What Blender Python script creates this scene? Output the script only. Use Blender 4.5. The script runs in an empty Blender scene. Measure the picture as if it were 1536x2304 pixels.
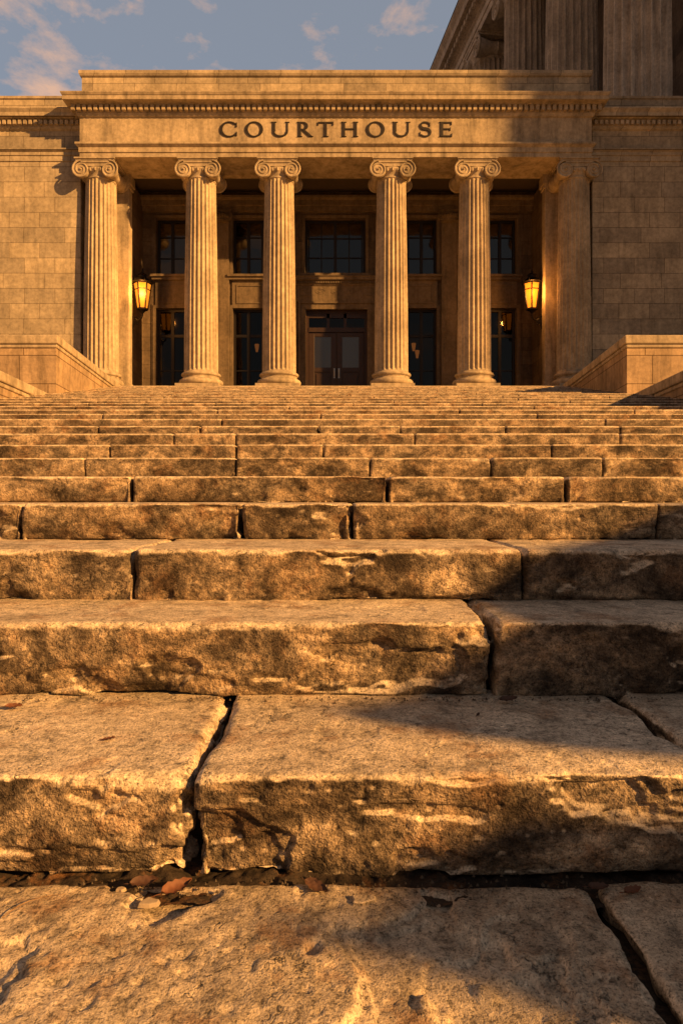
import bpy, math, random
import numpy as np
from mathutils import Vector
random.seed(7)
F=1500.0; HY=1120.0; H=0.623
SC=bpy.context.scene
COL=SC.collection
def zz(py,d): return H+(HY-py)*d/F
def xx(px,d): return (px-768.0)*d/F
R=math.radians
# ------------------------------------------------------------ noise
def _hash(ix,iy,iz):
    h=(ix.astype(np.uint32)*np.uint32(374761393)+iy.astype(np.uint32)*np.uint32(668265263)+iz.astype(np.uint32)*np.uint32(2147483647-1234567))
    h=(h^(h>>np.uint32(13)))*np.uint32(1274126177)
    h=h^(h>>np.uint32(16))
    return (h&np.uint32(0xFFFF)).astype(np.float64)/32767.5-1.0
def vnoise(P):
    i=np.floor(P).astype(np.int64); f=P-i; u=f*f*(3-2*f)
    x,y,z=i[:,0],i[:,1],i[:,2]
    out=0
    for dx in (0,1):
        wx=u[:,0] if dx else 1-u[:,0]
        for dy in (0,1):
            wy=u[:,1] if dy else 1-u[:,1]
            for dz in (0,1):
                wz=u[:,2] if dz else 1-u[:,2]
                out=out+wx*wy*wz*_hash(x+dx,y+dy,z+dz)
    return out
def fbm(P,o=3):
    a=1.0;s=0;t=0
    for k in range(o):
        s=s+a*vnoise(P*(2.03**k)+17.3*k); t+=a; a*=.5
    return s/t
def sst(a,b,x):
    t=np.clip((x-a)/(b-a),0,1); return t*t*(3-2*t)
# ------------------------------------------------------------ mesh builder
class MB:
    def __init__(s): s.v=[]; s.f=[]
    def add(s,vs,fs):
        n=len(s.v); s.v+= [tuple(v) for v in vs]; s.f+=[tuple(i+n for i in f) for f in fs]; return s
    def box(s,x0,x1,y0,y1,z0,z1):
        vs=[(x0,y0,z0),(x1,y0,z0),(x1,y1,z0),(x0,y1,z0),(x0,y0,z1),(x1,y0,z1),(x1,y1,z1),(x0,y1,z1)]
        return s.add(vs,[(0,3,2,1),(4,5,6,7),(0,1,5,4),(1,2,6,5),(2,3,7,6),(3,0,4,7)])
    def lathe(s,prof,cx=0,cy=0,n=32,cap=True):
        vs=[];fs=[]
        for r,z in prof:
            for k in range(n):
                a=2*math.pi*k/n; vs.append((cx+r*math.cos(a),cy+r*math.sin(a),z))
        for j in range(len(prof)-1):
            for k in range(n):
                k2=(k+1)%n; fs.append((j*n+k,j*n+k2,(j+1)*n+k2,(j+1)*n+k))
        if cap:
            fs.append(tuple(range(n))[::-1]); fs.append(tuple((len(prof)-1)*n+k for k in range(n)))
        return s.add(vs,fs)
    def prism(s,foot,z0,z1):
        n=len(foot)
        vs=[(x,y,z0) for x,y in foot]+[(x,y,z1) for x,y in foot]
        fs=[tuple(range(n))[::-1],tuple(range(n,2*n))]+[(k,(k+1)%n,n+(k+1)%n,n+k) for k in range(n)]
        return s.add(vs,fs)
    def slab_xz(s,poly,y0,y1):
        n=len(poly)
        vs=[(x,y0,z) for x,z in poly]+[(x,y1,z) for x,z in poly]
        fs=[tuple(range(n)),tuple(range(n,2*n))[::-1]]+[(k,n+k,n+(k+1)%n,(k+1)%n) for k in range(n)]
        return s.add(vs,fs)
    def tube(s,pts,r,n=8,closed=False):
        pts=[Vector(p) for p in pts]; m=len(pts); vs=[];fs=[]
        up=None
        for i,p in enumerate(pts):
            t=(pts[min(i+1,m-1)]-pts[max(i-1,0)]).normalized()
            if up is None:
                up=Vector((0,0,1)) if abs(t.z)<.9 else Vector((1,0,0))
            a=(up-t*up.dot(t)).normalized(); up=a; b=t.cross(a)
            rr=r[i] if isinstance(r,(list,tuple)) else r
            for k in range(n):
                an=2*math.pi*k/n; vs.append(p+a*rr*math.cos(an)+b*rr*math.sin(an))
        for i in range(m-1):
            for k in range(n):
                k2=(k+1)%n; fs.append((i*n+k,i*n+k2,(i+1)*n+k2,(i+1)*n+k))
        fs.append(tuple(range(n))[::-1]); fs.append(tuple((m-1)*n+k for k in range(n)))
        return s.add(vs,fs)
    def ring(s,prof,x0,x1,y0,y1):
        vs=[];fs=[]
        for o,z in prof: vs+=[(x0-o,y0-o,z),(x1+o,y0-o,z),(x1+o,y1,z),(x0-o,y1,z)]
        for j in range(len(prof)-1):
            for k in range(4):
                k2=(k+1)%4; fs.append((4*j+k,4*j+k2,4*j+4+k2,4*j+4+k))
        fs.append((3,2,1,0)); m=4*(len(prof)-1); fs.append((m,m+1,m+2,m+3))
        return s.add(vs,fs)
    def build(s,name,mat,parent=None,smooth=False,loc=None,auto=None):
        me=bpy.data.meshes.new(name); me.from_pydata(s.v,[],s.f); me.update()
        if mat: me.materials.append(mat)
        o=bpy.data.objects.new(name,me); COL.objects.link(o)
        if parent: o.parent=parent
        if loc: o.location=loc
        if smooth: me.polygons.foreach_set('use_smooth',[True]*len(me.polygons))
        if auto is not None:
            try: me.set_sharp_from_angle(angle=R(auto))
            except Exception: pass
        return o
def bevel(o,w,seg=2):
    m=o.modifiers.new('bevel','BEVEL'); m.width=w; m.segments=seg; m.limit_method='ANGLE'; return o
def empty(name,loc=(0,0,0),rz=0):
    o=bpy.data.objects.new(name,None); COL.objects.link(o); o.location=loc; o.rotation_euler=(0,0,rz); return o
def tag(o,label=None,cat=None,group=None,kind=None):
    if label:o['label']=label
    if cat:o['category']=cat
    if group:o['group']=group
    if kind:o['kind']=kind
    return o
# ------------------------------------------------------------ materials
def nt(name):
    m=bpy.data.materials.new(name); m.use_nodes=True; t=m.node_tree; t.nodes.clear()
    out=t.nodes.new('ShaderNodeOutputMaterial'); b=t.nodes.new('ShaderNodeBsdfPrincipled'); t.links.new(b.outputs[0],out.inputs[0])
    return m,t,b
def noise(t,vec,scale,detail=5,rough=.6,dist=0):
    n=t.nodes.new('ShaderNodeTexNoise'); n.inputs['Scale'].default_value=scale; n.inputs['Detail'].default_value=detail
    n.inputs['Roughness'].default_value=rough; n.inputs['Distortion'].default_value=dist
    t.links.new(vec,n.inputs['Vector']); return n.outputs['Fac']
def ramp(t,fac,stops):
    n=t.nodes.new('ShaderNodeValToRGB'); e=n.color_ramp.elements
    while len(e)>1: e.remove(e[-1])
    e[0].position=stops[0][0]; c=stops[0][1]; e[0].color=c if len(c)==4 else (*c,1)
    for p,c in stops[1:]:
        x=e.new(p); x.color=c if len(c)==4 else (*c,1)
    t.links.new(fac,n.inputs[0]); return n.outputs[0]
def g(v): return (v,v,v)
def mixc(t,fac,a,b,mode='MIX'):
    n=t.nodes.new('ShaderNodeMix'); n.data_type='RGBA'; n.blend_type=mode
    def put(s,v):
        if isinstance(v,(tuple,list)): s.default_value=(*v[:3],1)
        elif isinstance(v,(int,float)): s.default_value=v
        else: t.links.new(v,s)
    put(n.inputs[0],fac); put(n.inputs[6],a); put(n.inputs[7],b); return n.outputs[2]
def math_(t,op,a,b=None,clamp=False):
    n=t.nodes.new('ShaderNodeMath'); n.operation=op; n.use_clamp=clamp
    for i,v in enumerate((a,b)):
        if v is None: continue
        if isinstance(v,(int,float)): n.inputs[i].default_value=v
        else: t.links.new(v,n.inputs[i])
    return n.outputs[0]
def bump(t,b,h,strength,dist,prev=None):
    n=t.nodes.new('ShaderNodeBump'); n.inputs['Distance'].default_value=dist
    if isinstance(strength,(int,float)): n.inputs['Strength'].default_value=strength
    else: t.links.new(strength,n.inputs['Strength'])
    t.links.new(h,n.inputs['Height'])
    if prev is not None: t.links.new(prev,n.inputs['Normal'])
    t.links.new(n.outputs[0],b.inputs['Normal']); return n.outputs[0]
def mapping(t,scale=(1,1,1),world=True):
    ge=t.nodes.new('ShaderNodeNewGeometry') if world else t.nodes.new('ShaderNodeTexCoord')
    src=ge.outputs['Position'] if world else ge.outputs['Object']
    if scale==(1,1,1): return src
    m=t.nodes.new('ShaderNodeMapping'); m.inputs['Scale'].default_value=scale
    t.links.new(src,m.inputs['Vector']); return m.outputs[0]

def mat_rock(name,light,mid,dark,sc=1.0,crack=True,stain_shade=.8,bmp=1.0):
    m,t,b=nt(name); p=mapping(t)
    big=noise(t,p,2.8*sc,5,.70,.3)
    med=noise(t,p,16*sc,5,.76)
    fin=noise(t,p,75*sc,3,.78)
    c=ramp(t,big,[(.36,dark),(.46,mid),(.58,light)])
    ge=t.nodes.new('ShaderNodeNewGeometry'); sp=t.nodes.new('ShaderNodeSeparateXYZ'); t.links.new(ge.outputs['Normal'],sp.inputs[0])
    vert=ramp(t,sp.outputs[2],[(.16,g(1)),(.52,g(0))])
    if stain_shade>0:
        c=mixc(t,math_(t,'MULTIPLY',math_(t,'SUBTRACT',1,vert),.5),c,tuple(min(v*1.05,.62) for v in light))  # upward faces lightened: brightness of sunlit treads put into the colour, with wear
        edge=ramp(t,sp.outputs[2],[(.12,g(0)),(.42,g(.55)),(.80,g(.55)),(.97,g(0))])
        c=mixc(t,edge,c,(.66,.54,.38))  # rounded edges painted paler: a highlight in the colour as well as wear
    c2=ramp(t,med,[(.35,g(.38)),(.46,g(.86)),(.66,g(1.28))])
    c=mixc(t,.85,c,c2,'MULTIPLY')
    sn=noise(t,p,6.5*sc,5,.72)
    sm=ramp(t,sn,[(.53,g(0)),(.64,g(.55))])
    c=mixc(t,sm,c,(.24,.115,.045))
    if stain_shade>0:
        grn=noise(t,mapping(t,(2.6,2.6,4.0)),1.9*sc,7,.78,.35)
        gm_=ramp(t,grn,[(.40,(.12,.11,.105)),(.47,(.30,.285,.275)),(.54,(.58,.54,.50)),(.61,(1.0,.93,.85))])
        f=math_(t,'MULTIPLY',vert,stain_shade)
        c=mixc(t,f,c,mixc(t,1,c,gm_,'MULTIPLY'))  # upright faces darkened: riser shade painted in together with mottled stains
    fm=ramp(t,fin,[(.33,g(.28)),(.44,g(.90)),(.60,g(1.1)),(.70,g(1.6))])
    c=mixc(t,.88,c,fm,'MULTIPLY')
    gr=noise(t,p,230*sc,2,.8); pm=ramp(t,gr,[(.34,g(.25)),(.46,g(1)),(.62,g(1.3))])
    c=mixc(t,.8,c,pm,'MULTIPLY')
    k=math_(t,'ADD',math_(t,'MULTIPLY',vert,.6),.4)
    n1=bump(t,b,med,math_(t,'MULTIPLY',k,.6*bmp),.014/sc)
    n2=bump(t,b,fin,math_(t,'MULTIPLY',k,1.0*bmp),.0065/sc,n1)
    n3=bump(t,b,gr,.9*bmp,.0020/sc,n2)
    if crack:
        dn=t.nodes.new('ShaderNodeTexNoise'); dn.inputs['Scale'].default_value=9*sc; dn.inputs['Detail'].default_value=4; dn.inputs['Roughness'].default_value=.7; t.links.new(p,dn.inputs['Vector'])
        va=t.nodes.new('ShaderNodeVectorMath'); va.operation='MULTIPLY_ADD'; t.links.new(dn.outputs['Color'],va.inputs[0]); va.inputs[1].default_value=(.22/sc,.22/sc,.10/sc); t.links.new(p,va.inputs[2])
        vo=t.nodes.new('ShaderNodeTexVoronoi'); vo.feature='DISTANCE_TO_EDGE'; vo.inputs['Scale'].default_value=2.8*sc; t.links.new(va.outputs[0],vo.inputs['Vector'])
        cr=ramp(t,vo.outputs['Distance'],[(.0,g(0)),(.008,g(1))])
        gate=ramp(t,sn,[(.41,g(1)),(.47,g(.0)),(.55,g(1))])
        crk=mixc(t,gate,cr,(1,1,1))
        c=mixc(t,.75,c,crk,'MULTIPLY')
        bump(t,b,crk,.6,.005/sc,n3)
    t.links.new(c,b.inputs['Base Color'])
    b.inputs['Roughness'].default_value=.82; b.inputs['Specular IOR Level'].default_value=.28
    return m
def mat_lime(name,base,brick=None,stain_shade=.5,bsc=1.0,mortar=.006,var=.2):
    m,t,b=nt(name); p=mapping(t)
    c=mixc(t,ramp(t,noise(t,p,1.1,4,.65,.3),[(.35,g(0)),(.65,g(1))]),tuple(v*.78 for v in base),tuple(v*1.14 for v in base))
    nprev=None
    if brick:
        sep=t.nodes.new('ShaderNodeSeparateXYZ'); t.links.new(p,sep.inputs[0])
        u=math_(t,'ADD',sep.outputs[0],sep.outputs[1])
        cmb=t.nodes.new('ShaderNodeCombineXYZ'); t.links.new(u,cmb.inputs[0]); t.links.new(sep.outputs[2],cmb.inputs[1])
        br=t.nodes.new('ShaderNodeTexBrick'); br.inputs['Scale'].default_value=1; br.inputs['Brick Width'].default_value=brick[0]; br.inputs['Row Height'].default_value=brick[1]
        br.inputs['Mortar Size'].default_value=mortar; br.inputs['Mortar Smooth'].default_value=.4; br.inputs['Bias'].default_value=0
        br.inputs['Color1'].default_value=(1-var,1-var,1-var*.9,1); br.inputs['Color2'].default_value=(1+var,1+var*.85,1+var*.6,1); br.inputs['Mortar'].default_value=(.40,.35,.30,1)
        br.squash=1.35; br.squash_frequency=3
        t.links.new(cmb.outputs[0],br.inputs['Vector'])
        c=mixc(t,1,c,br.outputs['Color'],'MULTIPLY')
        inv=math_(t,'SUBTRACT',1,br.outputs['Fac']); nprev=bump(t,b,inv,.7,.015)
    ps=mapping(t,(2.2,2.2,.28))
    s=ramp(t,noise(t,ps,1.6,5,.7,.2),[(.46,g(1)),(.70,g(1-stain_shade))])
    c=mixc(t,1,c,s,'MULTIPLY')
    mm=noise(t,p,8,5,.75)
    s2=ramp(t,mm,[(.35,g(.70)),(.6,g(1.10))])
    c=mixc(t,.85,c,s2,'MULTIPLY')
    t.links.new(c,b.inputs['Base Color']); b.inputs['Roughness'].default_value=.85; b.inputs['Specular IOR Level'].default_value=.25
    n=bump(t,b,mm,.3,.025,nprev); bump(t,b,noise(t,p,45,2,.7),.35,.005,n)
    return m
def mat_plain(name,col,rough=.6,metal=0,var=.25,sc=8):
    m,t,b=nt(name); p=mapping(t); nn=noise(t,p,sc,4,.6)
    c=mixc(t,nn,tuple(v*(1-var) for v in col),tuple(v*(1+var) for v in col))
    t.links.new(c,b.inputs['Base Color']); b.inputs['Roughness'].default_value=rough; b.inputs['Metallic'].default_value=metal
    bump(t,b,nn,.15,.01)
    return m
def mat_emit(name,col,st,low=.7):
    m,t,b=nt(name); b.inputs['Base Color'].default_value=(*[v*.3 for v in col],1); b.inputs['Emission Strength'].default_value=st; b.inputs['Roughness'].default_value=.4
    p=mapping(t); c=mixc(t,noise(t,p,9,3),tuple(v*low for v in col),col); t.links.new(c,b.inputs['Emission Color'])
    return m
def mat_glass(name,tint=.3,refl=.10,rough=.06,col=(1,.88,.74,1)):
    m,t,b=nt(name); out=[n for n in t.nodes if n.type=='OUTPUT_MATERIAL'][0]; t.nodes.remove(b)
    tr=t.nodes.new('ShaderNodeBsdfTransparent'); tr.inputs[0].default_value=(tint,tint,tint*1.02,1)
    gl=t.nodes.new('ShaderNodeBsdfGlossy'); gl.inputs['Roughness'].default_value=rough; gl.inputs['Color'].default_value=col
    p=mapping(t); bp=t.nodes.new('ShaderNodeBump'); bp.inputs['Strength'].default_value=.08; bp.inputs['Distance'].default_value=.05
    t.links.new(noise(t,p,1.6,2),bp.inputs['Height']); t.links.new(bp.outputs[0],gl.inputs['Normal'])
    fr=t.nodes.new('ShaderNodeLayerWeight'); fr.inputs[0].default_value=.15
    f=math_(t,'ADD',math_(t,'MULTIPLY',fr.outputs['Fresnel'],.6),refl,True)
    mx=t.nodes.new('ShaderNodeMixShader'); t.links.new(f,mx.inputs[0]); t.links.new(tr.outputs[0],mx.inputs[1]); t.links.new(gl.outputs[0],mx.inputs[2])
    t.links.new(mx.outputs[0],out.inputs[0]); return m
M={}
M['step']=mat_rock('weathered step stone',(.60,.49,.35),(.46,.36,.245),(.25,.19,.125),stain_shade=1.0)
M['pave']=mat_rock('weathered pavement stone',(.48,.385,.265),(.32,.25,.165),(.12,.095,.068),1.1,stain_shade=.4)
M['upper']=mat_rock('upper step stone',(.54,.43,.30),(.42,.325,.22),(.22,.165,.11),.7,False,stain_shade=.85,bmp=.4)
M['lime']=mat_lime('limestone trim',(.47,.38,.26),None,.5)
M['ashlar']=mat_lime('limestone ashlar',(.43,.36,.255),(1.0,.50),.3,mortar=.008,var=.22)
M['shaft']=mat_lime('limestone column drums',(.51,.41,.275),None,.35)
M['terrace']=mat_lime('terrace stone',(.44,.32,.20),(1.25,.62),.5,mortar=.011,var=.16)
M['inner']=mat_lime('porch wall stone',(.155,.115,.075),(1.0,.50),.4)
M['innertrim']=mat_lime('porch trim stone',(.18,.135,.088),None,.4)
M['temple']=mat_lime('grey temple stone',(.56,.49,.40),None,.4)
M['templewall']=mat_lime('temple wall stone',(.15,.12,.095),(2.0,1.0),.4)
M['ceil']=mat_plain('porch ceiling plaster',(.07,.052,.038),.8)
M['bronze']=mat_plain('dark bronze frame',(.012,.009,.007),.5,.2)
M['letter']=mat_plain('blackened bronze letters',(.020,.014,.010),.65,.1)
M['wood']=mat_plain('dark varnished wood',(.038,.020,.012),.45,0,.4,5)
M['glass']=mat_glass('dark window glass',.20,.03)
M['glass2']=mat_glass('reflective window glass',.18,.075)
M['doorglass']=mat_glass('dark door glass',.15,.16,.3,(1,.86,.70,1))
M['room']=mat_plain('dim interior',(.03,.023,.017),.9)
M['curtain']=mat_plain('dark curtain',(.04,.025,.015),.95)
M['iron']=mat_plain('black wrought iron',(.015,.012,.01),.45,.6)
M['steel']=mat_plain('worn door pull',(.5,.46,.40),.35,1)
M['amber']=mat_emit('glowing amber lantern glass',(1,.27,.015),1.9,.45)
M['glint']=mat_emit('glowing lamp reflection',(1,.30,.05),4.0)
M['dirt']=mat_rock('dark crevice dirt',(.05,.036,.024),(.035,.025,.017),(.015,.011,.008),2,False,0)
M['ground']=mat_rock('ground earth',(.16,.13,.10),(.12,.10,.075),(.07,.055,.04),.5,False,0)
M['leafA']=mat_plain('brown dry leaf',(.16,.06,.025),.7,0,.5,60)
M['leafB']=mat_plain('dark dry leaf',(.08,.036,.019),.7,0,.5,60)
M['chip']=mat_plain('pale stone chip',(.36,.285,.195),.85,0,.4,60)
M['grit']=mat_plain('brown grit',(.09,.066,.042),.9,0,.6,90)
M['straw']=mat_plain('dry grass blade',(.28,.16,.06),.7,0,.3,40)
M['roof']=mat_plain('roof sheet',(.12,.11,.10),.8)
# ------------------------------------------------------------ rough stone blocks
def block_arrays(x0,x1,y0,y1,z0,z1,res,seed=0,r0=.03,amp=1.0,tread=.3,resy=None,back=False,foot=.012,footh=.022):
    nx=max(4,int((x1-x0)/res)); nz=max(4,int((z1-z0)/res)); ny=max(4,int((y1-y0)/(resy or res)))
    X=np.linspace(x0,x1,nx+1); Y=y0+(y1-y0)*np.linspace(0,1,ny+1)**1.15; Z=np.linspace(z0,z1,nz+1)
    ids=-np.ones((nx+1,ny+1,nz+1),dtype=np.int64)
    mask=np.zeros_like(ids,dtype=bool)
    mask[:,0,:]=True; mask[:,:,nz]=True; mask[0,:,:]=True; mask[nx,:,:]=True
    if back: mask[:,ny,:]=True
    w=np.argwhere(mask); ids[mask]=np.arange(len(w))
    P=np.stack([X[w[:,0]],Y[w[:,1]],Z[w[:,2]]],1)
    faces=[]
    def quad(a,b,c,d): faces.append(np.stack([a.ravel(),b.ravel(),c.ravel(),d.ravel()],1))
    I=ids[:,0,:]; quad(I[:-1,:-1],I[1:,:-1],I[1:,1:],I[:-1,1:])
    I=ids[:,:,nz]; quad(I[:-1,:-1],I[1:,:-1],I[1:,1:],I[:-1,1:])
    I=ids[0,:,:]; quad(I[:-1,:-1],I[:-1,1:],I[1:,1:],I[1:,:-1])
    I=ids[nx,:,:]; quad(I[:-1,:-1],I[1:,:-1],I[1:,1:],I[:-1,1:])
    if back:
        I=ids[:,ny,:]; quad(I[:-1,:-1],I[:-1,1:],I[1:,1:],I[1:,:-1])
    Fc=np.concatenate(faces)
    sd=np.array([seed*3.71,seed*1.37,seed*7.13])
    rn=fbm(P*np.array([8,8,8])+sd,4); rb=vnoise(P*2.2+sd+50)
    am=min(1.0,amp*1.3)
    r=r0*(1+am*(1.7*rn+.4*rb))
    ex=np.minimum(P[:,0]-x0,x1-P[:,0]); r=r+r0*.6*np.exp(-ex/.025)*(.6+1.1*vnoise(P*12+sd+9))
    r=np.clip(r,r0*.2,min(.42*(z1-z0),.2))[:,None]
    lo=np.array([x0,y0,z0]); hi=np.array([x1,y1 if back else y1+1.0,z1])
    rlo=np.concatenate([r,r,r*.6],1)
    q=np.minimum(np.maximum(P,lo+rlo),hi-r)
    q=np.where((lo+rlo)>(hi-r),(lo+hi)/2,q)
    d=P-q; L=np.linalg.norm(d,axis=1,keepdims=True); L=np.maximum(L,1e-6)
    n=d/L; Q=q+n*np.minimum(L,r)
    fm=np.clip(-n[:,1],0,1); up=np.clip(n[:,2],0,1); sm=np.abs(n[:,0])
    k=np.clip(fm+.8*sm,0,1)+tread*np.clip(up-fm,0,1)
    disp=fbm(P*3.2+sd,2)*.006+fbm(P*13+sd,3)*.0050
    if res<.012: disp=disp+fbm(P*34+sd,4)*.0042
    ch=fbm(P*np.array([5,5,8])+sd+31,4); disp=disp-sst(.21,.24,ch)*.010-sst(.31,.34,ch)*.007
    led=fbm(P*np.array([2.5,2.5,10])+sd+77,4); disp=disp-sst(.18,.20,led)*.0065
    if res<.012:
        pit=vnoise(P*55+sd+8)*.6+vnoise(P*95+sd)*.4; disp=disp-sst(.34,.58,pit)*.0036
    disp=disp*k*amp
    rough_foot=np.exp(-(P[:,2]-z0)/footh)*fm; disp=disp-rough_foot*foot*(1+1.3*amp*fbm(P*11+sd+3,3))
    Q=Q+n*disp[:,None]
    return Q,Fc
def mesh_np(name,parts,mat,parent=None):
    vs=[];fs=[];o=0
    for Q,Fc in parts:
        vs.append(Q); fs.append(Fc+o); o+=len(Q)
    V=np.concatenate(vs); Fa=np.concatenate(fs)
    me=bpy.data.meshes.new(name); me.vertices.add(len(V)); me.vertices.foreach_set('co',V.astype(np.float32).ravel())
    me.loops.add(len(Fa)*4); me.loops.foreach_set('vertex_index',Fa.astype(np.int32).ravel())
    me.polygons.add(len(Fa)); me.polygons.foreach_set('loop_start',np.arange(0,len(Fa)*4,4,dtype=np.int32))
    me.update(calc_edges=True); me.validate()
    me.polygons.foreach_set('use_smooth',np.ones(len(me.polygons),dtype=bool))
    me.materials.append(mat); ob=bpy.data.objects.new(name,me); COL.objects.link(ob)
    if parent: ob.parent=parent
    return ob
# steps : (distance of riser, height of tread)
S=[(1.10,.165),(1.54,.334),(1.88,.478),(2.32,.602),(3.0,.719),(3.75,.848),(4.5,.983),(5.3,1.135),(6.15,1.287),(7.0,1.454)]
zt=3.47+H; nU=17
for k in range(1,nU+1): S.append((7.0+13.6*k/nU, 1.454+(zt-1.454)*k/nU))
joints={0:[430,1640],1:[-420,1112,2050],2:[300,1175],3:[48,543,795,1480],4:[296,873,1275],5:[190,530,832,1105,1355],6:[245,530,727,1240],7:[390,530,932,1395],8:[220,450,717,900,1138,1395]}
stair=empty('stone_staircase',(0,1.1,0))
tag(stair,'broad worn stone staircase of cracked block steps climbing to the courthouse columns','staircase')
seed=1
def shift(parts,dx,dy,dz=0): return [(Q-np.array([dx,dy,dz]),Fc) for Q,Fc in parts]
for k,(d,z) in enumerate(S[:-1]):
    zb=S[k-1][1] if k else 0.0
    yb=S[k+1][0]+.06
    W=7.0
    if k<9:
        js=[xx(j,d) for j in joints[k]]
        lo=[js[0]]
        while lo[-1]>-W+1.2: lo.append(lo[-1]-random.uniform(1.1,2.0))
        lo=[x for x in lo[1:] if x>-W+.5]+[-W]
        hi=[js[-1]]
        while hi[-1]<W-1.2: hi.append(hi[-1]+random.uniform(1.1,2.0))
        hi=[x for x in hi[1:] if x<W-.5]+[W]
        js=lo[::-1]+js+hi
        half=.53*(yb)
        gap=.0042 if k<3 else .004
        for a,b_ in zip(js[:-1],js[1:]):
            seed+=1
            vis=(b_>-half and a<half)
            res=max(.0036,d*.0031) if vis else .04
            gg=gap*random.uniform(.7,1.3)
            parts=[block_arrays(a+gg,b_-gg,d+random.uniform(-.006,.006)*(k>0),yb,zb-.01 if k else -.012,z+random.uniform(-.0015,.0015),res,seed,r0=(.017 if k<3 else .012) if k<5 else .009,amp=1.0 if k<4 else (.6 if k<6 else .35),resy=res*1.3,tread=.17,foot=.014 if k<3 else .028,footh=.022 if k<3 else .035)]
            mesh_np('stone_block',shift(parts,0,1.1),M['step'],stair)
    else:
        if d>=14: W=7.0
        elif d>=9: W=6.5
        js=[-W]
        while js[-1]<W-3.0: js.append(js[-1]+random.uniform(1.8,4.2))
        js.append(W); parts=[]
        for a,b_ in zip(js[:-1],js[1:]):
            seed+=1
            parts.append(block_arrays(a+.0015,b_-.0015,d+random.uniform(-.002,.002),yb,zb-.01,z,.022,seed,r0=.009,amp=.14,resy=.12,tread=.05,foot=.07,footh=.05))
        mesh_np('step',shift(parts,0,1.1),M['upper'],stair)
core=MB()
prof=[(S[0][0]+.09,-.05)]
for k,(d,z) in enumerate(S[:-1]):
    prof.append((d+.09,z-.05)); prof.append((S[k+1][0]+.09,z-.05))
prof.append((S[-1][0]+.09,-.05))
n=len(prof)
vs=[(-6.9,y-1.1,z) for y,z in prof]+[(6.9,y-1.1,z) for y,z in prof]
core.add(vs,[tuple(range(n)),tuple(range(n,2*n))[::-1]]+[(k,n+k,n+(k+1)%n,(k+1)%n) for k in range(n)])
core.build('foundation',M['dirt'],stair)
# ------------------------------------------------------------ ground and pavement
gm=MB(); gm.add([(-900,-900,-.08),(900,-900,-.08),(900,1500,-.08),(-900,1500,-.08)],[(0,1,2,3)])
tag(gm.build('ground',M['ground']),kind='structure')
pv=MB().box(-7,7,-7,1.16,-.07,-.032).build('pavement',M['dirt']); tag(pv,kind='structure')
flags=[(-1.75,.392,-.45,1.075,.0042),(.410,1.9,-.55,1.080,.0055),(-3.3,-1.78,-.5,1.06,.03),(1.93,3.6,-.5,1.06,.03)]
for row in range(4):
    x=-6.5+random.uniform(-.4,.4)
    while x<6:
        w=random.uniform(1.2,1.9); flags.append((x,x+w-.03,-.6-1.4*row-1.36,-.6-1.4*row+ .0,.05)); x+=w
for i,(a,b_,c,d,rs) in enumerate(flags):
    if rs<.02:
        parts=[block_arrays(a,b_,c+.95,d,-.045,0.0,rs,40+i,r0=.010,amp=1.0,tread=.85,back=True),
               block_arrays(a,b_,c,c+.94,-.045,0.0,.03,60+i,r0=.01,amp=.5,tread=.4,back=True)]
    else: parts=[block_arrays(a,b_,c,d,-.045,0.0,rs,40+i,r0=.012,amp=.6,tread=.42,back=True)]
    mesh_np('flagstone',parts,M['pave'],pv)
def dirt_strip(x0,x1,y0,y1,zf,res,amp):
    nx=int((x1-x0)/res); ny=max(3,int((y1-y0)/res))
    gx,gy=np.meshgrid(np.linspace(x0,x1,nx+1),np.linspace(y0,y1,ny+1),indexing='ij')
    P=np.stack([gx.ravel(),gy.ravel(),np.zeros(gx.size)],1)
    P[:,2]=zf+fbm(P*9,3)*amp+fbm(P*60,3)*amp*.8
    I=np.arange(P.shape[0]).reshape(nx+1,ny+1)
    Fc=np.stack([I[:-1,:-1].ravel(),I[1:,:-1].ravel(),I[1:,1:].ravel(),I[:-1,1:].ravel()],1)
    return P,Fc
dd=mesh_np('crevice_dirt',[dirt_strip(-1.6,1.6,1.03,1.18,-.010,.004,.011)],M['dirt'])
tag(dd,'dark dirt packed along the foot of the lowest step','dirt',kind='stuff')
# ------------------------------------------------------------ leaves, chips, blades
def leaf(px,py,d,z,L,rz,mat,label,curl=.25,tilt=.0):
    mb=MB(); n=9; m=4
    for i in range(n+1):
        t=i/n; w=.22*L*math.sin(math.pi*t**.8)**.9*(1+.2*math.sin(i*2.7))+.0006
        for j in range(-m,m+1):
            s=j/m; yy=s*w*(1+.08*math.sin(i*5+j)); mb.v.append(((t-.5)*L,yy,curl*L*(s*s*.5+ (t-.5)**2*.9)+.0015*math.sin(i*2.3+j)))
    c=2*m+1
    for i in range(n):
        for j in range(2*m): mb.f.append((i*c+j,(i+1)*c+j,(i+1)*c+j+1,i*c+j+1))
    mb.tube([(-.5*L,0,curl*L*.22),(-.62*L,.01*L,curl*L*.3),(-.75*L,.04*L,curl*L*.2)],.0007,5)
    o=mb.build('fallen_leaf',mat,None,True,(xx(px,d),d,z)); o.rotation_euler=(tilt,random.uniform(-.15,.15),rz)
    tag(o,label,'leaf','dry leaves fallen on the steps and pavement'); return o
leaf(325,1985,1.062,.010,.044,.2,M['leafB'],'dark brown dry leaf in the crevice left of the vertical joint of the lowest step',.2,.35)
leaf(397,2003,1.05,.008,.052,.7,M['leafA'],'reddish brown curled leaf below the joint between the two lowest step blocks',.22,.35)
leaf(712,1998,1.055,.007,.042,-.5,M['leafB'],'dark leaf in the crevice under the middle of the lowest step',.2,.35)
leaf(1345,1996,1.055,.007,.034,.1,M['leafB'],'thin dark leaf in the crevice beside the right pavement joint',.15,.2)
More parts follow.
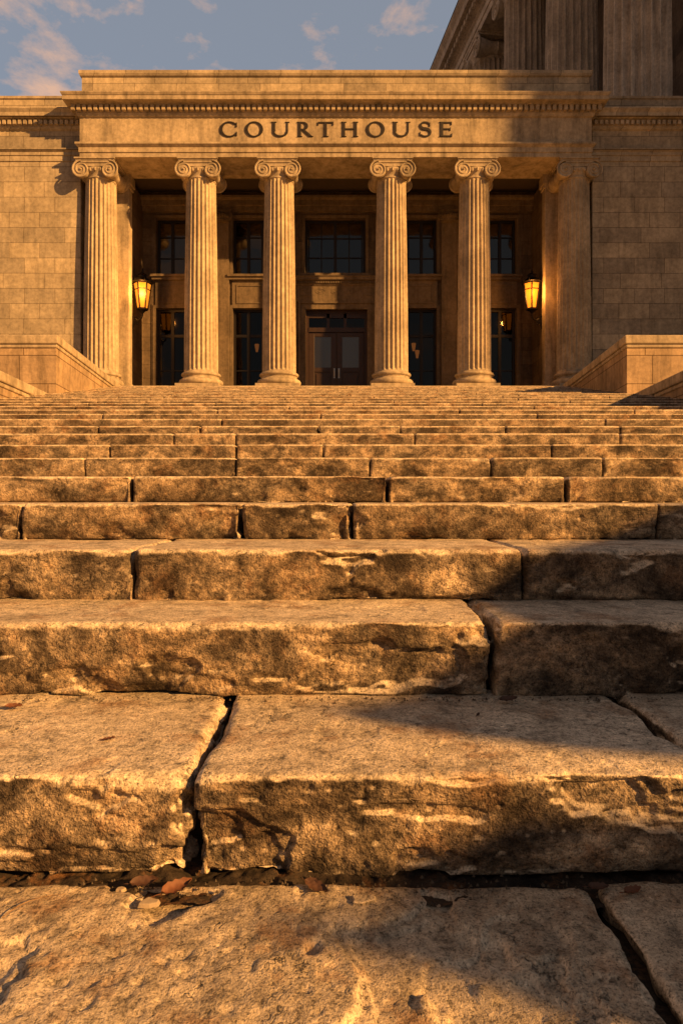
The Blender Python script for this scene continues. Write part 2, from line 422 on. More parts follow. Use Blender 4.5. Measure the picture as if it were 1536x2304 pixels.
leaf(1422,2010,1.045,.007,.032,.3,M['leafA'],'small rusty leaf at the back edge of the right pavement slab',.2,.2)
leaf(32,1612,1.44,.172,.036,.1,M['leafA'],'small brown leaf lying on the far left of the lowest tread',.2,.3)
leaf(1143,1585,1.49,.172,.042,.15,M['leafB'],'brown leaf on the lowest tread in front of the second step joint',.2,.3)
leaf(1075,1630,1.40,.168,.012,.9,M['leafB'],'tiny dark leaf scrap in the middle of the lowest tread',.2,.1)
leaf(245,1688,1.26,.168,.024,.2,M['leafA'],'pale brown leaf fragment on the left block of the lowest tread',.1,.05)
def chip(px,py,d,z,s,lab,mat):
    mb=MB(); n=9; rs=[s*random.uniform(.55,1.15) for _ in range(n)]
    top=[(rs[k]*.85*math.cos(2*math.pi*k/n),rs[k]*.5*math.sin(2*math.pi*k/n),s*.12) for k in range(n)]
    bot=[(rs[k]*math.cos(2*math.pi*k/n),rs[k]*.6*math.sin(2*math.pi*k/n),-.004) for k in range(n)]
    mb.add(bot+top,[tuple(range(n,2*n))]+[(k,(k+1)%n,n+(k+1)%n,n+k) for k in range(n)])
    o=mb.build('stone_chip',mat,None,False,(xx(px,d),d,z)); o.rotation_euler=(.08,0,random.uniform(-.4,.4)); bevel(o,s*.06)
    tag(o,lab,'stone chip','stone chips below the lowest step')
chip(332,2030,1.02,.004,.019,'pale flat stone chip in front of the leaves at lower left',M['chip'])
chip(272,1996,1.055,.004,.009,'small pale stone chip left of the dark brown leaf',M['chip'])
chip(815,2022,1.03,.002,.026,'flat grey stone flake at the back edge of the middle pavement slab',M['pave'])
for (a,b_,c,lab) in [((5,2075),(60,2035),(150,2020),'curved dry grass blade lying on the pavement at far left')]:
    P=[]
    for (px,py) in (a,b_,c):
        d=H*F/(py-HY); P.append(Vector((xx(px,d),d,.006)))
    pts=[P[0].lerp(P[1],t).lerp(P[1].lerp(P[2],t),t)+Vector((0,0,.004*math.sin(math.pi*t))) for t in [i/10 for i in range(11)]]
    o=P[0]; mb=MB(); mb.tube([p-o for p in pts],[.0008*(1-.6*i/10) for i in range(11)],5)
    tag(mb.build('grass_blade',M['straw'],None,True,o),lab,'grass blade')
gr=MB()
for i in range(480):
    if random.random()<.6: y=random.gauss(1.07,.014); z=.000; x=random.uniform(-.8,.8)
    else:
        y=random.gauss(1.515,.012); z=.168; x=random.uniform(-.9,.9)
        if y>1.53: continue
    s=random.uniform(.0008,.0026); a=random.uniform(0,3)
    vs=[(x+s*1.5*math.cos(a+q*1.57),y+s*math.sin(a+q*1.57),z-.003) for q in range(4)]+[(x,y,z+s*.8)]
    gr.add(vs,[(0,1,4),(1,2,4),(2,3,4),(3,0,4)])
tag(gr.build('grit',M['grit']),'loose brown grit scattered along the feet of the steps','grit',kind='stuff')
# ------------------------------------------------------------ terraces / cheek walls
def terrace(name,foot,top,label,copT=.27,ov=.07,base=0.0,group='stone cheek walls beside the staircase'):
    cx=sum(p[0] for p in foot)/len(foot); cy=min(p[1] for p in foot)
    root=empty(name,(cx,cy,base))
    f=[(x-cx,y-cy) for x,y in foot]
    MB().prism(f,-.05,top-copT-base).build('wall_body',M['terrace'],root)
    def grow(f,o):
        m=(sum(p[0] for p in f)/len(f),sum(p[1] for p in f)/len(f))
        return [(x+o*(1 if x>m[0] else -1),y+(-o if y<m[1]-.01 else 0)) for x,y in f]
    bevel(MB().prism(grow(f,ov*.45),top-copT+.0-base,top-copT+.08-base).build('coping_moulding',M['lime'],root),.02)
    bevel(MB().prism(grow(f,ov),top-copT+.08-base,top-base).build('coping',M['lime'],root),.025)
    tag(root,label,'cheek wall',group); return root
LZ=2.27+H; UZ=3.53+H
def mir(f): return [(-x,y) for x,y in f][::-1]
lf=[(-18,8.6),(-5.75,8.6),(-6.41,14.4),(-18,14.4)]
uf=[(-18,14.5),(-6.2,14.5),(-6.97,20.9),(-18,20.9)]
terrace('cheek_wall',lf,LZ,'lower sunlit stone cheek wall at the left of the staircase, cut by the left frame edge')
terrace('cheek_wall',uf,UZ,'upper sunlit stone cheek wall with moulded coping in front of the leftmost column')
terrace('cheek_wall',mir(lf),LZ,'lower shadowed stone cheek wall at the right of the staircase, cut by the right frame edge')
terrace('cheek_wall',mir(uf),UZ,'upper stone cheek wall with moulded coping and shaded inner face in front of the rightmost column')
# ------------------------------------------------------------ columns
def shaft_mesh(r0,r1,h,nf=24,seg=8,rings=16,depth=.085,arris=.14):
    mb=MB(); n=nf*seg
    for j in range(rings+1):
        t=j/rings
        z=h*t; r=r0+(r1-r0)*(t**1.6)
        fade=1 if 0<j<rings else 0
        if j==1: z=h*.012
        if j==rings-1: z=h*.985
        for i in range(n):
            a=2*math.pi*i/n; u=(i%seg)/seg
            if u<arris: dep=0
            else: dep=math.sin(math.pi*(u-arris)/(1-arris))**.6
            rr=r-(depth*r*dep)*fade
            mb.v.append((rr*math.cos(a),rr*math.sin(a),z))
    for j in range(rings):
        for i in range(n):
            i2=(i+1)%n; mb.f.append((j*n+i,j*n+i2,(j+1)*n+i2,(j+1)*n+i))
    mb.f.append(tuple(rings*n+i for i in range(n)))
    return mb
def base_mb(r,h,plw):
    mb=MB(); mb.box(-plw,plw,-plw,plw,0,h*.30)
    P=[]
    def torus(R_,zc,rr,n=8):
        for k in range(n+1):
            a=-math.pi/2+math.pi*k/n; P.append((R_+rr*math.cos(a),zc+rr*math.sin(a)))
    P.append((r*1.0,h*.302))
    torus(r*1.10,h*.46,h*.155); P.append((r*1.10,h*.63)); P.append((r*1.03,h*.69)); P.append((r*1.06,h*.75))
    torus(r*1.05,h*.84,h*.085); P.append((r*1.03,h*.94)); P.append((r*.99,h*1.0))
    mb.lathe(P,n=48); return mb
def capital_parts(w,hc,r,dep):
    body=MB(); ab=hc*.16
    body.box(-w-r*.62,w+r*.62,-dep-.02,dep+.02,hc-ab,hc-ab*.45)
    body.box(-w-r*.74,w+r*.74,-dep-.06,dep+.06,hc-ab*.45,hc)
    rc=w*1.04
    body.lathe([(rc*.99,0),(rc*1.05,hc*.05),(rc*1.05,hc*.10),(rc*.99,hc*.13),(rc*1.0,hc*.22),(rc*1.13,hc*.36),(rc*1.2,hc*.48),(rc*1.16,hc*.55)],n=48)
    for k in range(20):
        a=2*math.pi*k/20; c=Vector((rc*1.14*math.cos(a),rc*1.14*math.sin(a),hc*.43)); e=MB(); e.lathe([(.001,-.075),(.035,-.05),(.05,0),(.04,.045),(.001,.06)],n=8)
        body.add([(c.x+v[0],c.y+v[1],c.z+v[2]) for v in e.v],e.f)
    body.box(-w,w,-dep*.97,dep*.97,hc-ab-r*.62,hc-ab-.002)
    body.box(-w,w,-dep*1.02,dep*1.02,hc-ab-r*.2,hc-ab-.004)
    vols=[]
    zc=hc-ab-r*1.0
    for sx in (-1,1):
        v=MB()
        prof=[(r*.80,-dep*1.0),(r*.92,-dep*.9),(r*.86,-dep*.72),(r*.62,-dep*.25),(r*.68,-.06),(r*.74,0),(r*.68,.06),(r*.62,dep*.25),(r*.86,dep*.72),(r*.92,dep*.9),(r*.80,dep*1.0)]
        t=MB(); t.lathe(prof,n=28)
        v.add([(sx*w+q[0],q[2],zc+q[1]) for q in t.v],t.f)
        for sy in (-1,1):
            pts=[];rad=[]
            NN=64
            for i in range(NN+1):
                tt=i/NN
                th=math.pi/2 - sx*tt*2*math.pi*2.4
                rr=r*(.93*(1-tt)**1.05+.13)
                pts.append((sx*w+rr*math.cos(th),sy*dep*1.0,zc+rr*math.sin(th))); rad.append(r*(.125-.055*tt))
            v.tube(pts,rad,7)
            e=MB(); e.lathe([(.001,-r*.14),(r*.1,-r*.1),(r*.15,0),(r*.1,r*.1),(.001,r*.14)],n=12)
            v.add([(sx*w+q[0],sy*dep*1.02+q[1],zc+q[2]) for q in e.v],e.f)
        vols.append(v)
    return body,vols
court=empty('courthouse',(0,22,zt)); OX,OY,OZ=0,22,zt
class CB(MB):
    def build(s,name,mat,parent=None,**k):
        s.v=[(x-OX,y-OY,z-OZ) for x,y,z in s.v]; return MB.build(s,name,mat,parent or court,**k)
tag(court,'golden sunlit neoclassical courthouse with six fluted ionic columns, dark doors and lettered frieze','courthouse')
ztop=H+10.94; hb=.66; hc=.62
sh=shaft_mesh(.555,.475,ztop-zt-hb-hc+.02,depth=.11)
b0=base_mb(.56,hb,.70); cb,cv=capital_parts(.455,hc,.27,.56)
first=None
names=['leftmost','second from left','third from left','fourth from left','fifth from left','rightmost']
for i,px in enumerate([228,453,628,880,1066,1290]):
    x=xx(px,22)
    if first is None:
        c=sh.build('column',M['shaft'],court,True,(x,0,hb),auto=28)
        bb=b0.build('column_base',M['lime'],c,True,(0,0,-hb),auto=35)
        cp=cb.build('capital',M['lime'],c,True,(0,0,ztop-zt-hb-hc),auto=35)
        vo=[v.build('volute',M['lime'],c,True,(0,0,ztop-zt-hb-hc),auto=50) for v in cv]
        first=(c,[bb,cp]+vo)
    else:
        c=first[0].copy(); COL.objects.link(c); c.location=(x,0,hb); c.parent=court
        for q in first[1]:
            e=q.copy(); COL.objects.link(e); e.parent=c
    c['label']=names[i]+' of the six fluted porch columns'
# ------------------------------------------------------------ porch floor, entablature
X0,X1=-8.39,8.02
bevel(CB().box(-18,18,20.62,24.6,0,zt).build('porch_floor',M['lime']),.02)
def Z(l,k=1.0): return [(o,z*k+H) for o,z in l]
ent=CB().ring(Z([(0,10.94),(0,11.08),(.03,11.085),(.03,11.24),(.06,11.26),(.12,11.31),(.12,11.37),(0,11.40),(0,12.2),(.05,12.22),(.09,12.30),(.09,12.52),(.2,12.525),(.22,12.55),(.40,12.56),(.40,12.68),(.42,12.70),(.45,12.76),(.45,12.79),(0,12.84)]),X0,X1,21.4,22.85).build('entablature',M['lime'])
dn=CB(); x=X0-.2
dn.box(X0-.092,X1+.092,21.4-.092,21.4-.08,H+12.33,H+12.515)
while x<X1+.15:
    dn.box(x,x+.11,21.4-.215,21.4-.085,H+12.34,H+12.51); x+=.18
y=21.3
while y<22.7:
    dn.box(X0-.215,X0-.085,y,y+.11,H+12.34,H+12.51); dn.box(X1+.085,X1+.215,y,y+.11,H+12.34,H+12.51); y+=.18
dn.build('dentil_band',M['lime'],ent)
pa=CB().ring(Z([(0,12.8),(0,12.98),(-.02,13.0),(-.02,13.58),(.03,13.6),(.06,13.66),(.06,13.76),(0,13.8)]),X0,X1,21.5,30).build('parapet',M['ashlar'])
ce=CB(); ce.box(X0+.1,X1-.1,22.85,24.5,H+11.2,H+11.4)
for px in (228,453,628,880,1066,1290): ce.box(xx(px,22)-.3,xx(px,22)+.3,22.86,24.38,H+10.96,H+11.21)
ce.build('porch_ceiling',M['ceil'])
# ------------------------------------------------------------ back wall
D=24.4
BX0,BX1=-7.25,6.95
wins=[(352,452),(524,624),(884,982),(1060,1160)]
holes=[]
for a,b_ in wins:
    holes.append((xx(a,D),xx(b_,D),zz(620,D),zz(492,D))); holes.append((xx(a,D),xx(b_,D),zt,zz(694,D)))
holes.append((xx(686,D),xx(822,D),zz(618,D),zz(492,D)))
dh=(xx(688,D),xx(826,D),zt,zz(697,D)); holes.append(dh)
def wall_holes(x0,x1,z0,z1,holes,y,th):
    mb=CB(); xs=sorted({x0,x1,*[h[0] for h in holes],*[h[1] for h in holes]}); zs=sorted({z0,z1,*[h[2] for h in holes],*[h[3] for h in holes]})
    for a,b_ in zip(xs[:-1],xs[1:]):
        for c,d in zip(zs[:-1],zs[1:]):
            mx,mz=(a+b_)/2,(c+d)/2
            if any(h[0]<mx<h[1] and h[2]<mz<h[3] for h in holes): continue
            mb.add([(a,y,c),(b_,y,c),(b_,y,d),(a,y,d)],[(0,1,2,3)])
    for h in holes:
        a,b_,c,d=h
        mb.add([(a,y,c),(a,y+th,c),(a,y+th,d),(a,y,d)],[(0,1,2,3)])
        mb.add([(b_,y,c),(b_,y,d),(b_,y+th,d),(b_,y+th,c)],[(0,1,2,3)])
        mb.add([(a,y,d),(b_,y,d),(b_,y+th,d),(a,y+th,d)],[(3,2,1,0)])
        mb.add([(a,y,c),(b_,y,c),(b_,y+th,c),(a,y+th,c)],[(0,1,2,3)])
    return mb
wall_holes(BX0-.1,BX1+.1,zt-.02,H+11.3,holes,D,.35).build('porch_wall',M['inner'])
for (a,b_) in ((X0-.3,BX0),(BX1,X1+.3)):
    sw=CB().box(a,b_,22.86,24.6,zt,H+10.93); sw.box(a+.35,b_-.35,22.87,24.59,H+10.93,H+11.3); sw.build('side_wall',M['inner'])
    s=1 if a<0 else -1
    if s>0: ax0,ax1=a+.59,b_+.06
    else: ax0,ax1=a-.06,b_-.59
    p=CB(); p.box(ax0,ax1,22.62,22.95,zt+.4,H+10.5)
    an=p.build('anta',M['lime']); bevel(an,.02)
    q=CB(); q.box(ax0-.06,ax1+.06,22.55,23.0,zt,zt+.25); q.box(ax0-.03,ax1+.03,22.59,22.97,zt+.25,zt+.41); q.build('anta_base',M['lime'],an)
    q=CB(); q.box(ax0-.04,ax1+.04,22.58,22.98,H+10.5,H+10.62); q.box(ax0-.08,ax1+.08,22.53,23.02,H+10.62,H+10.94); q.build('anta_capital',M['lime'],an)
cbs,cvs=capital_parts(.26,.42,.15,.14)
for k,px in enumerate((500,645,862,1008)):
    x=xx(px,D)
    w=.27 if px in (500,1008) else .16
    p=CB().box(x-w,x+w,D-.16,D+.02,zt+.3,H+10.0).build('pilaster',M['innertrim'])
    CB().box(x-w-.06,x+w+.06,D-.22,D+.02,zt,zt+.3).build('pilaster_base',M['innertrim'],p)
    if px in (500,1008):
        body=MB()
        for src in [cbs]+cvs: body.add(src.v,src.f)
        body.v=[(a+x,b_+D-.14-OY,c+H+10.0-OZ) for a,b_,c in body.v]
        body.build('pilaster_capital',M['innertrim'],p,True,auto=40)
    else: CB().box(x-w-.06,x+w+.06,D-.22,D+.02,H+10.0,H+10.3).build('pilaster_capital',M['innertrim'],p)
bm=CB(); bm.ring(Z([(0,10.42),(0,10.6),(.05,10.62),(.05,10.8),(.12,10.86),(.12,10.95),(0,10.97)]),BX0+.02,BX1-.02,D-.18,D+.05); bm.build('wall_entablature',M['innertrim'])
for a,b_ in wins:
    x0,x1=xx(a,D),xx(b_,D)
    sp=CB(); sp.box(x0-.02,x1+.02,D-.05,D+.1,zz(692,D),zz(632,D)); so=sp.build('spandrel',M['innertrim'])
    xa,xb,za,zb=x0+.14,x1-.14,zz(684,D),zz(642,D)
    q=CB(); t=.05
    q.box(xa,xb,D-.075,D-.05,zb-t,zb); q.box(xa,xb,D-.075,D-.05,za,za+t); q.box(xa,xa+t,D-.075,D-.05,za+t,zb-t); q.box(xb-t,xb,D-.075,D-.05,za+t,zb-t); q.build('panel_moulding',M['innertrim'],so)
    q=CB(); q.box(x0-.14,x1+.14,D-.16,D+.05,zz(632,D),zz(626,D)); q.box(x0-.18,x1+.18,D-.22,D+.05,zz(626,D)+.002,zz(620,D)); bevel(q.build('sill',M['innertrim']),.015)
    q=CB(); t=.11
    for (c,d) in ((zz(620,D),zz(492,D)),(zt,zz(694,D))):
        q.box(x0-t,x0,D-.06,D+.02,c,d+t); q.box(x1,x1+t,D-.06,D+.02,c,d+t); q.box(x0,x1,D-.06,D+.02,d,d+t)
        q.box(x0-t-.05,x0-t,D-.035,D+.02,c,d+t+.05); q.box(x1+t,x1+t+.05,D-.035,D+.02,c,d+t+.05)
    q.build('window_surround',M['innertrim'])
x0,x1=dh[0],dh[1]
q=CB(); t=.2
q.box(x0-t,x0,D-.10,D+.02,zt,dh[3]+t); q.box(x1,x1+t,D-.10,D+.02,zt,dh[3]+t); q.box(x0,x1,D-.10,D+.02,dh[3],dh[3]+t)
q.box(x0-t-.06,x0-t,D-.15,D+.02,zt,dh[3]+t+.06); q.box(x1+t,x1+t+.06,D-.15,D+.02,zt,dh[3]+t+.06); q.box(x0-t,x1+t,D-.15,D+.02,dh[3]+t,dh[3]+t+.06)
ds=q.build('door_surround',M['innertrim'])
xa,xb=xx(668,D),xx(843,D)
hood=CB().ring([(0,dh[3]+t+.07),(0,zz(646,D)),(.03,zz(645,D)),(.05,zz(641,D)),(.05,zz(636,D)),(.16,zz(634,D)),(.16,zz(629,D)),(.2,zz(626,D)),(0,zz(624,D))],xa,xb,D-.12,D+.02).build('door_hood',M['innertrim'])
q=CB(); x=xa-.03; q.box(xa-.04,xb+.04,D-.175,D-.16,zz(641,D)+.002,zz(636,D)-.006)
while x<xb: q.box(x,x+.05,D-.22,D-.165,zz(641,D)+.0,zz(636,D)-.004); x+=.09
q.build('dentil_band',M['innertrim'],hood)
q=CB()
for (pa_,pb_) in ((708,734),(742,768),(776,802)):
    pts=[]; c=(xx((pa_+pb_)/2,D),zz(658,D))
    for k in range(25):
        a=2*math.pi*k/24; pts.append((c[0]+.17*math.cos(a),D-.121,c[1]+.09*math.sin(a)))
    q.tube(pts,.010,6); q.tube([(c[0]+(p[0]-c[0])*.45,p[1],c[1]+(p[2]-c[1])*.45) for p in pts],.009,6)
q.box(xx(676,D),xx(698,D),D-.15,D-.115,zz(668,D),zz(652,D)); q.box(xx(815,D),xx(836,D),D-.15,D-.115,zz(668,D),zz(652,D))
q.build('hood_relief',M['innertrim'],hood)
q=CB(); q.box(xx(672,D),xx(838,D),D-.2,D+.03,zz(624,D)+.004,zz(618,D)); q.build('sill',M['innertrim'])
q=CB(); hx0,hx1=xx(686,D),xx(822,D); t=.11
q.box(hx0-t,hx0,D-.06,D+.02,zz(618,D),zz(492,D)+t); q.box(hx1,hx1+t,D-.06,D+.02,zz(618,D),zz(492,D)+t); q.box(hx0,hx1,D-.06,D+.02,zz(492,D),zz(492,D)+t); q.build('window_surround',M['innertrim'])
def window(x0,x1,z0,z1,vb,hb_,label=None,glass='glass',curt=False):
    yf=D+.16; f=CB(); t=.09
    f.box(x0,x0+t,yf,yf+.12,z0,z1); f.box(x1-t,x1,yf,yf+.12,z0,z1); f.box(x0+t,x1-t,yf,yf+.12,z1-t,z1); f.box(x0+t,x1-t,yf,yf+.12,z0,z0+t)
    for u in vb:
        th=.055 if u in (.34,.66,.5) else .02
        x=x0+(x1-x0)*u; f.box(x-th,x+th,yf+.01,yf+.11,z0+t,z1-t)
    for u in hb_:
        th=.018 if u>0 else .05
        z=z0+(z1-z0)*abs(u); f.box(x0+t,x1-t,yf+.02,yf+.10,z-th,z+th)
    o=f.build('window',M['bronze'])
    if label:o['label']=label
    CB().box(x0+.02,x1-.02,yf+.055,yf+.065,z0+.02,z1-.02).build('pane',M[glass],o)
    if curt:
        for (a,b_) in ((.04,.34),(.66,.96)):
            c=CB(); n=60; vs=[]
            for i in range(n+1):
                u=i/n; x=x0+(x1-x0)*(a+(b_-a)*u); y=yf+.35+.05*math.sin(u*38)
                vs+=[(x,y,z0),(x,y,z1)]
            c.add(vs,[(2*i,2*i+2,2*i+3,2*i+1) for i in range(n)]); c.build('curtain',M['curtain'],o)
    return o
for i,(a,b_) in enumerate(wins):
    window(xx(a,D),xx(b_,D),zz(620,D),zz(492,D),(.34,.66),(.33,.7),glass='glass2')
    window(xx(a,D),xx(b_,D),zt,zz(694,D),(.34,.66),(-.72,.35),curt=True)
window(hx0,hx1,zz(618,D),zz(492,D),(.06,.27,.5,.73,.94),(.33,.68),'wide central upper window above the doors',glass='glass2')
yf=D+.14
fr=CB(); a,b_,c,d=dh; t=.10
fr.box(a,a+t,yf,yf+.15,c,d); fr.box(b_-t,b_,yf,yf+.15,c,d); fr.box(a+t,b_-t,yf,yf+.15,d-t,d)
ztr=zz(742,D); fr.box(a+t,b_-t,yf-.02,yf+.15,ztr-.05,ztr+.11)
for u in (.36,.64): x=a+(b_-a)*u; fr.box(x-.05,x+.05,yf+.02,yf+.12,ztr+.11,d-t)
fr.box(a+t,b_-t,yf+.02,yf+.12,d-t-.16,d-t)
dfr=fr.build('door_frame',M['wood'])
CB().box(a+.05,b_-.05,yf+.06,yf+.07,ztr+.07,d-.05).build('transom_pane',M['glass'],dfr)
mid=(a+b_)/2
for s in (-1,1):
    xa,xb=(a+t+.004,mid-.006) if s<0 else (mid+.006,b_-t-.004)
    gz0,gz1=zz(825,D),zz(755,D); st=.20
    q=CB(); q.box(xa,xa+st,yf+.03,yf+.10,c+.01,ztr-.055); q.box(xb-st,xb,yf+.03,yf+.10,c+.01,ztr-.055)
    q.box(xa+st,xb-st,yf+.03,yf+.10,gz1,ztr-.055); q.box(xa+st,xb-st,yf+.03,yf+.10,gz0-.16,gz0); q.box(xa+st,xb-st,yf+.03,yf+.10,c+.01,c+.25)
    q.box(xa+st,xb-st,yf+.06,yf+.09,c+.25,gz0-.16); q.box(xa+st+.06,xb-st-.06,yf+.04,yf+.06,c+.32,gz0-.24)
    o=bevel(q.build('door',M['wood']),.008)
    CB().box(xa+st-.01,xb-st+.01,yf+.06,yf+.068,gz0-.01,gz1+.01).build('door_pane',M['doorglass'],o)
    hx=mid+s*.085; h=CB(); zc=zz(838,D)
    h.box(hx-.03,hx+.03,yf+.012,yf+.03,zc-.18,zc+.18); h.tube([(hx,yf+.02,zc-.13),(hx,yf-.05,zc-.12),(hx,yf-.06,zc),(hx,yf-.05,zc+.12),(hx,yf+.02,zc+.13)],.018,8)
    h.build('door_handle',M['steel'],o)
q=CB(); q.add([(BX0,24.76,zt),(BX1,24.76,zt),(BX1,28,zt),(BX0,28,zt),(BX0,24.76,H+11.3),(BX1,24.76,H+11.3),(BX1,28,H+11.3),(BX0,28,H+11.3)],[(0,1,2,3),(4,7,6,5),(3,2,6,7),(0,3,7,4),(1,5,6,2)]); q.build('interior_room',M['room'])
for px,py in ((578,782),(930,780),(938,796)):  # small glowing shapes added behind the panes to stand for warm lamp reflections
    d=24.86; q=CB(); q.lathe([(.04,-.16),(.07,.0),(.085,.12),(.06,.13)],cx=xx(px,d),cy=d,n=16); q.v=[(x,y,z+zz(py,d)) for x,y,z in q.v]
    q.build('pane_glint',M['glint'])
# ------------------------------------------------------------ wings
wy=21.9; kz=wy/22.95
for s in (-1,1):
    if s<0: a,b_=-18,-8.56
    else: a,b_=8.23,18
    w=CB().box(a,b_,wy,34,0,H+11.6*kz).build('wing_wall',M['ashlar']); w['label']=('left' if s<0 else 'right')+' wing wall of squared limestone blocks'
    e=CB().ring(Z([(.0,11.57),(.03,11.58),(.03,11.75),(.06,11.77),(.06,11.88),(.13,11.93),(.13,11.98),(0,12.0),(0,12.62),(.06,12.66),(.1,12.72),(.1,12.94),(.2,12.95),(.30,12.98),(.30,13.1),(.36,13.2),(.36,13.24),(.02,13.28),(.02,13.7),(.06,13.72),(.06,13.80),(0,13.82)],kz),a,b_,wy,34).build('wing_entablature',M['ashlar'])
    q=CB(); x=a; q.box(a,b_,wy-.11,wy-.09,H+12.75*kz,H+12.91*kz)
    while x<b_: q.box(x,x+.1,wy-.2,wy-.105,H+12.76*kz,H+12.9*kz); x+=.17
    q.build('dentil_band',M['lime'],e)
CB().box(-18,18,23.4,34,H+12.4,H+12.75).build('roof',M['roof'])
# ------------------------------------------------------------ lettering
def ell(cx,cy,a,b_,t0,t1,n=28): return [(cx+a*math.cos(R(t0+(t1-t0)*i/n)),cy+b_*math.sin(R(t0+(t1-t0)*i/n))) for i in range(n+1)]
def arcp(cx,cy,ao,bo,ai,bi,t0,t1,n=28):
    o=ell(cx,cy,ao,bo,t0,t1,n); i=ell(cx,cy,ai,bi,t0,t1,n); return [(o[k],o[k+1],i[k+1],i[k]) for k in range(n)]
def serif(x,y,w,up):
    h=.055; return [(x-w/2,y),(x+w/2,y),(x+w/2,y+h*.5*up),(x-w/2,y+h*.5*up)]
def rect(a,b_,c,d): return [(a,c),(b_,c),(b_,d),(a,d)]
T=.18; t_=.08
def letter(ch,w):
    P=[]
    if ch=='O': P=arcp(w/2,.5,w/2,.53,w/2-T,.53-t_,0,360,40)
    elif ch=='C':
        P=arcp(w*.55,.5,w*.55,.53,w*.55-T,.53-t_,42,318,34); P+=[rect(w*.93,w*.985,.66,.95),rect(w*.93,w*.985,.05,.32)]
    elif ch=='U':
        P=[rect(.1,.1+T,.36,1),rect(w-.17,w-.17+t_,.36,1),serif(.1+T/2,1,.38,-1),serif(w-.13,1,.3,-1)]
        cx=(.1+w-.095)/2; ao=(w-.095-.1)/2; P+=arcp(cx,.36,ao,.385,ao-T*.75,.385-t_*1.3,180,360,20)
    elif ch=='H':
        P=[rect(.1,.1+T,0,1),rect(w-.1-T,w-.1,0,1),rect(.1+T,w-.1-T,.48,.48+t_)]
        for x in (.1+T/2,w-.1-T/2): P+=[serif(x,1,.36,-1),serif(x,0,.36,1)]
    elif ch=='T':
        P=[rect(w/2-T/2,w/2+T/2,0,1),rect(.03,w-.03,1-t_,1.0),serif(w/2,0,.4,1),rect(.03,.075,.78,1),rect(w-.075,w-.03,.78,1)]
    elif ch=='E':
        P=[rect(.1,.1+T,0,1),rect(.1,w-.05,1-t_,1),rect(.1,w-.02,0,t_),rect(.1+T,w-.14,.48,.48+t_),rect(w-.09,w-.05,.8,1),rect(w-.06,w-.02,0,.22),rect(w-.17,w-.13,.41,.62),rect(0.0,.1,1-.03,1),rect(0,.1,0,.03)]
    elif ch=='R':
        P=[rect(.1,.1+T,0,1),serif(.1+T/2,0,.36,1),rect(0,.1,.97,1)]
        cx=.1+T+.12; P+=[rect(.1+T,cx,1-t_,1),rect(.1+T,cx,.45,.45+t_)]
        P+=arcp(cx,.725,.36,.275,.36-T,.275-t_,-90,90,18); P+=[[(cx-.05,.46),(cx+.14,.46),(w+.1,.0),(w-.14,.0)],rect(w-.14,w+.14,0,.03)]
    elif ch=='S':
        pts=[(w/2+w*.40*math.cos(R(a)),.755+.225*math.sin(R(a))) for a in range(25,271,12)]
        pts=[p for p in pts]+[(w/2+w*.44*math.cos(R(a)),.275+.255*math.sin(R(a))) for a in range(78,-156,-12)]
        n=len(pts); q=[]
        for i,p in enumerate(pts):
            a=pts[max(0,i-1)]; b_=pts[min(n-1,i+1)]; dx,dy=b_[0]-a[0],b_[1]-a[1]; L=math.hypot(dx,dy); u=abs(i/(n-1)-.5)*2; wd=.045+.055*max(0,1-u*1.5)
            if 0.2<u<.7: wd=max(wd,.055)
            q.append(((p[0]-dy/L*wd,p[1]+dx/L*wd),(p[0]+dy/L*wd,p[1]-dx/L*wd)))
        P=[(q[i][0],q[i][1],q[i+1][1],q[i+1][0]) for i in range(n-1)]
        P+=[rect(w*.86,w*.92,.70,.95),rect(w*.03,w*.09,.06,.32)]
    return P
sc=33*21.4/F
LT=[('C',495,534),('O',552,592),('U',610,651),('R',668,700),('T',714,751),('H',767,806),('O',824,865),('U',882,922),('S',943,969),('E',987,1017)]
for ch,p0,p1 in LT:
    xa=xx(p0,21.4); w=(p1-p0)/33.0; mb=CB()
    for k,poly in enumerate(letter(ch,w)):
        ar=sum(poly[i][0]*poly[(i+1)%len(poly)][1]-poly[(i+1)%len(poly)][0]*poly[i][1] for i in range(len(poly)))
        if ar<0: poly=poly[::-1]
        e=.0006*(k%7); mb.slab_xz([(xa+p[0]*sc,zz(308,21.4)+p[1]*sc) for p in poly],21.4-.03-e,21.4-.002)
    o=mb.build('letter',M['letter'],ent); o['label']='dark serif letter '+ch+' on the frieze'
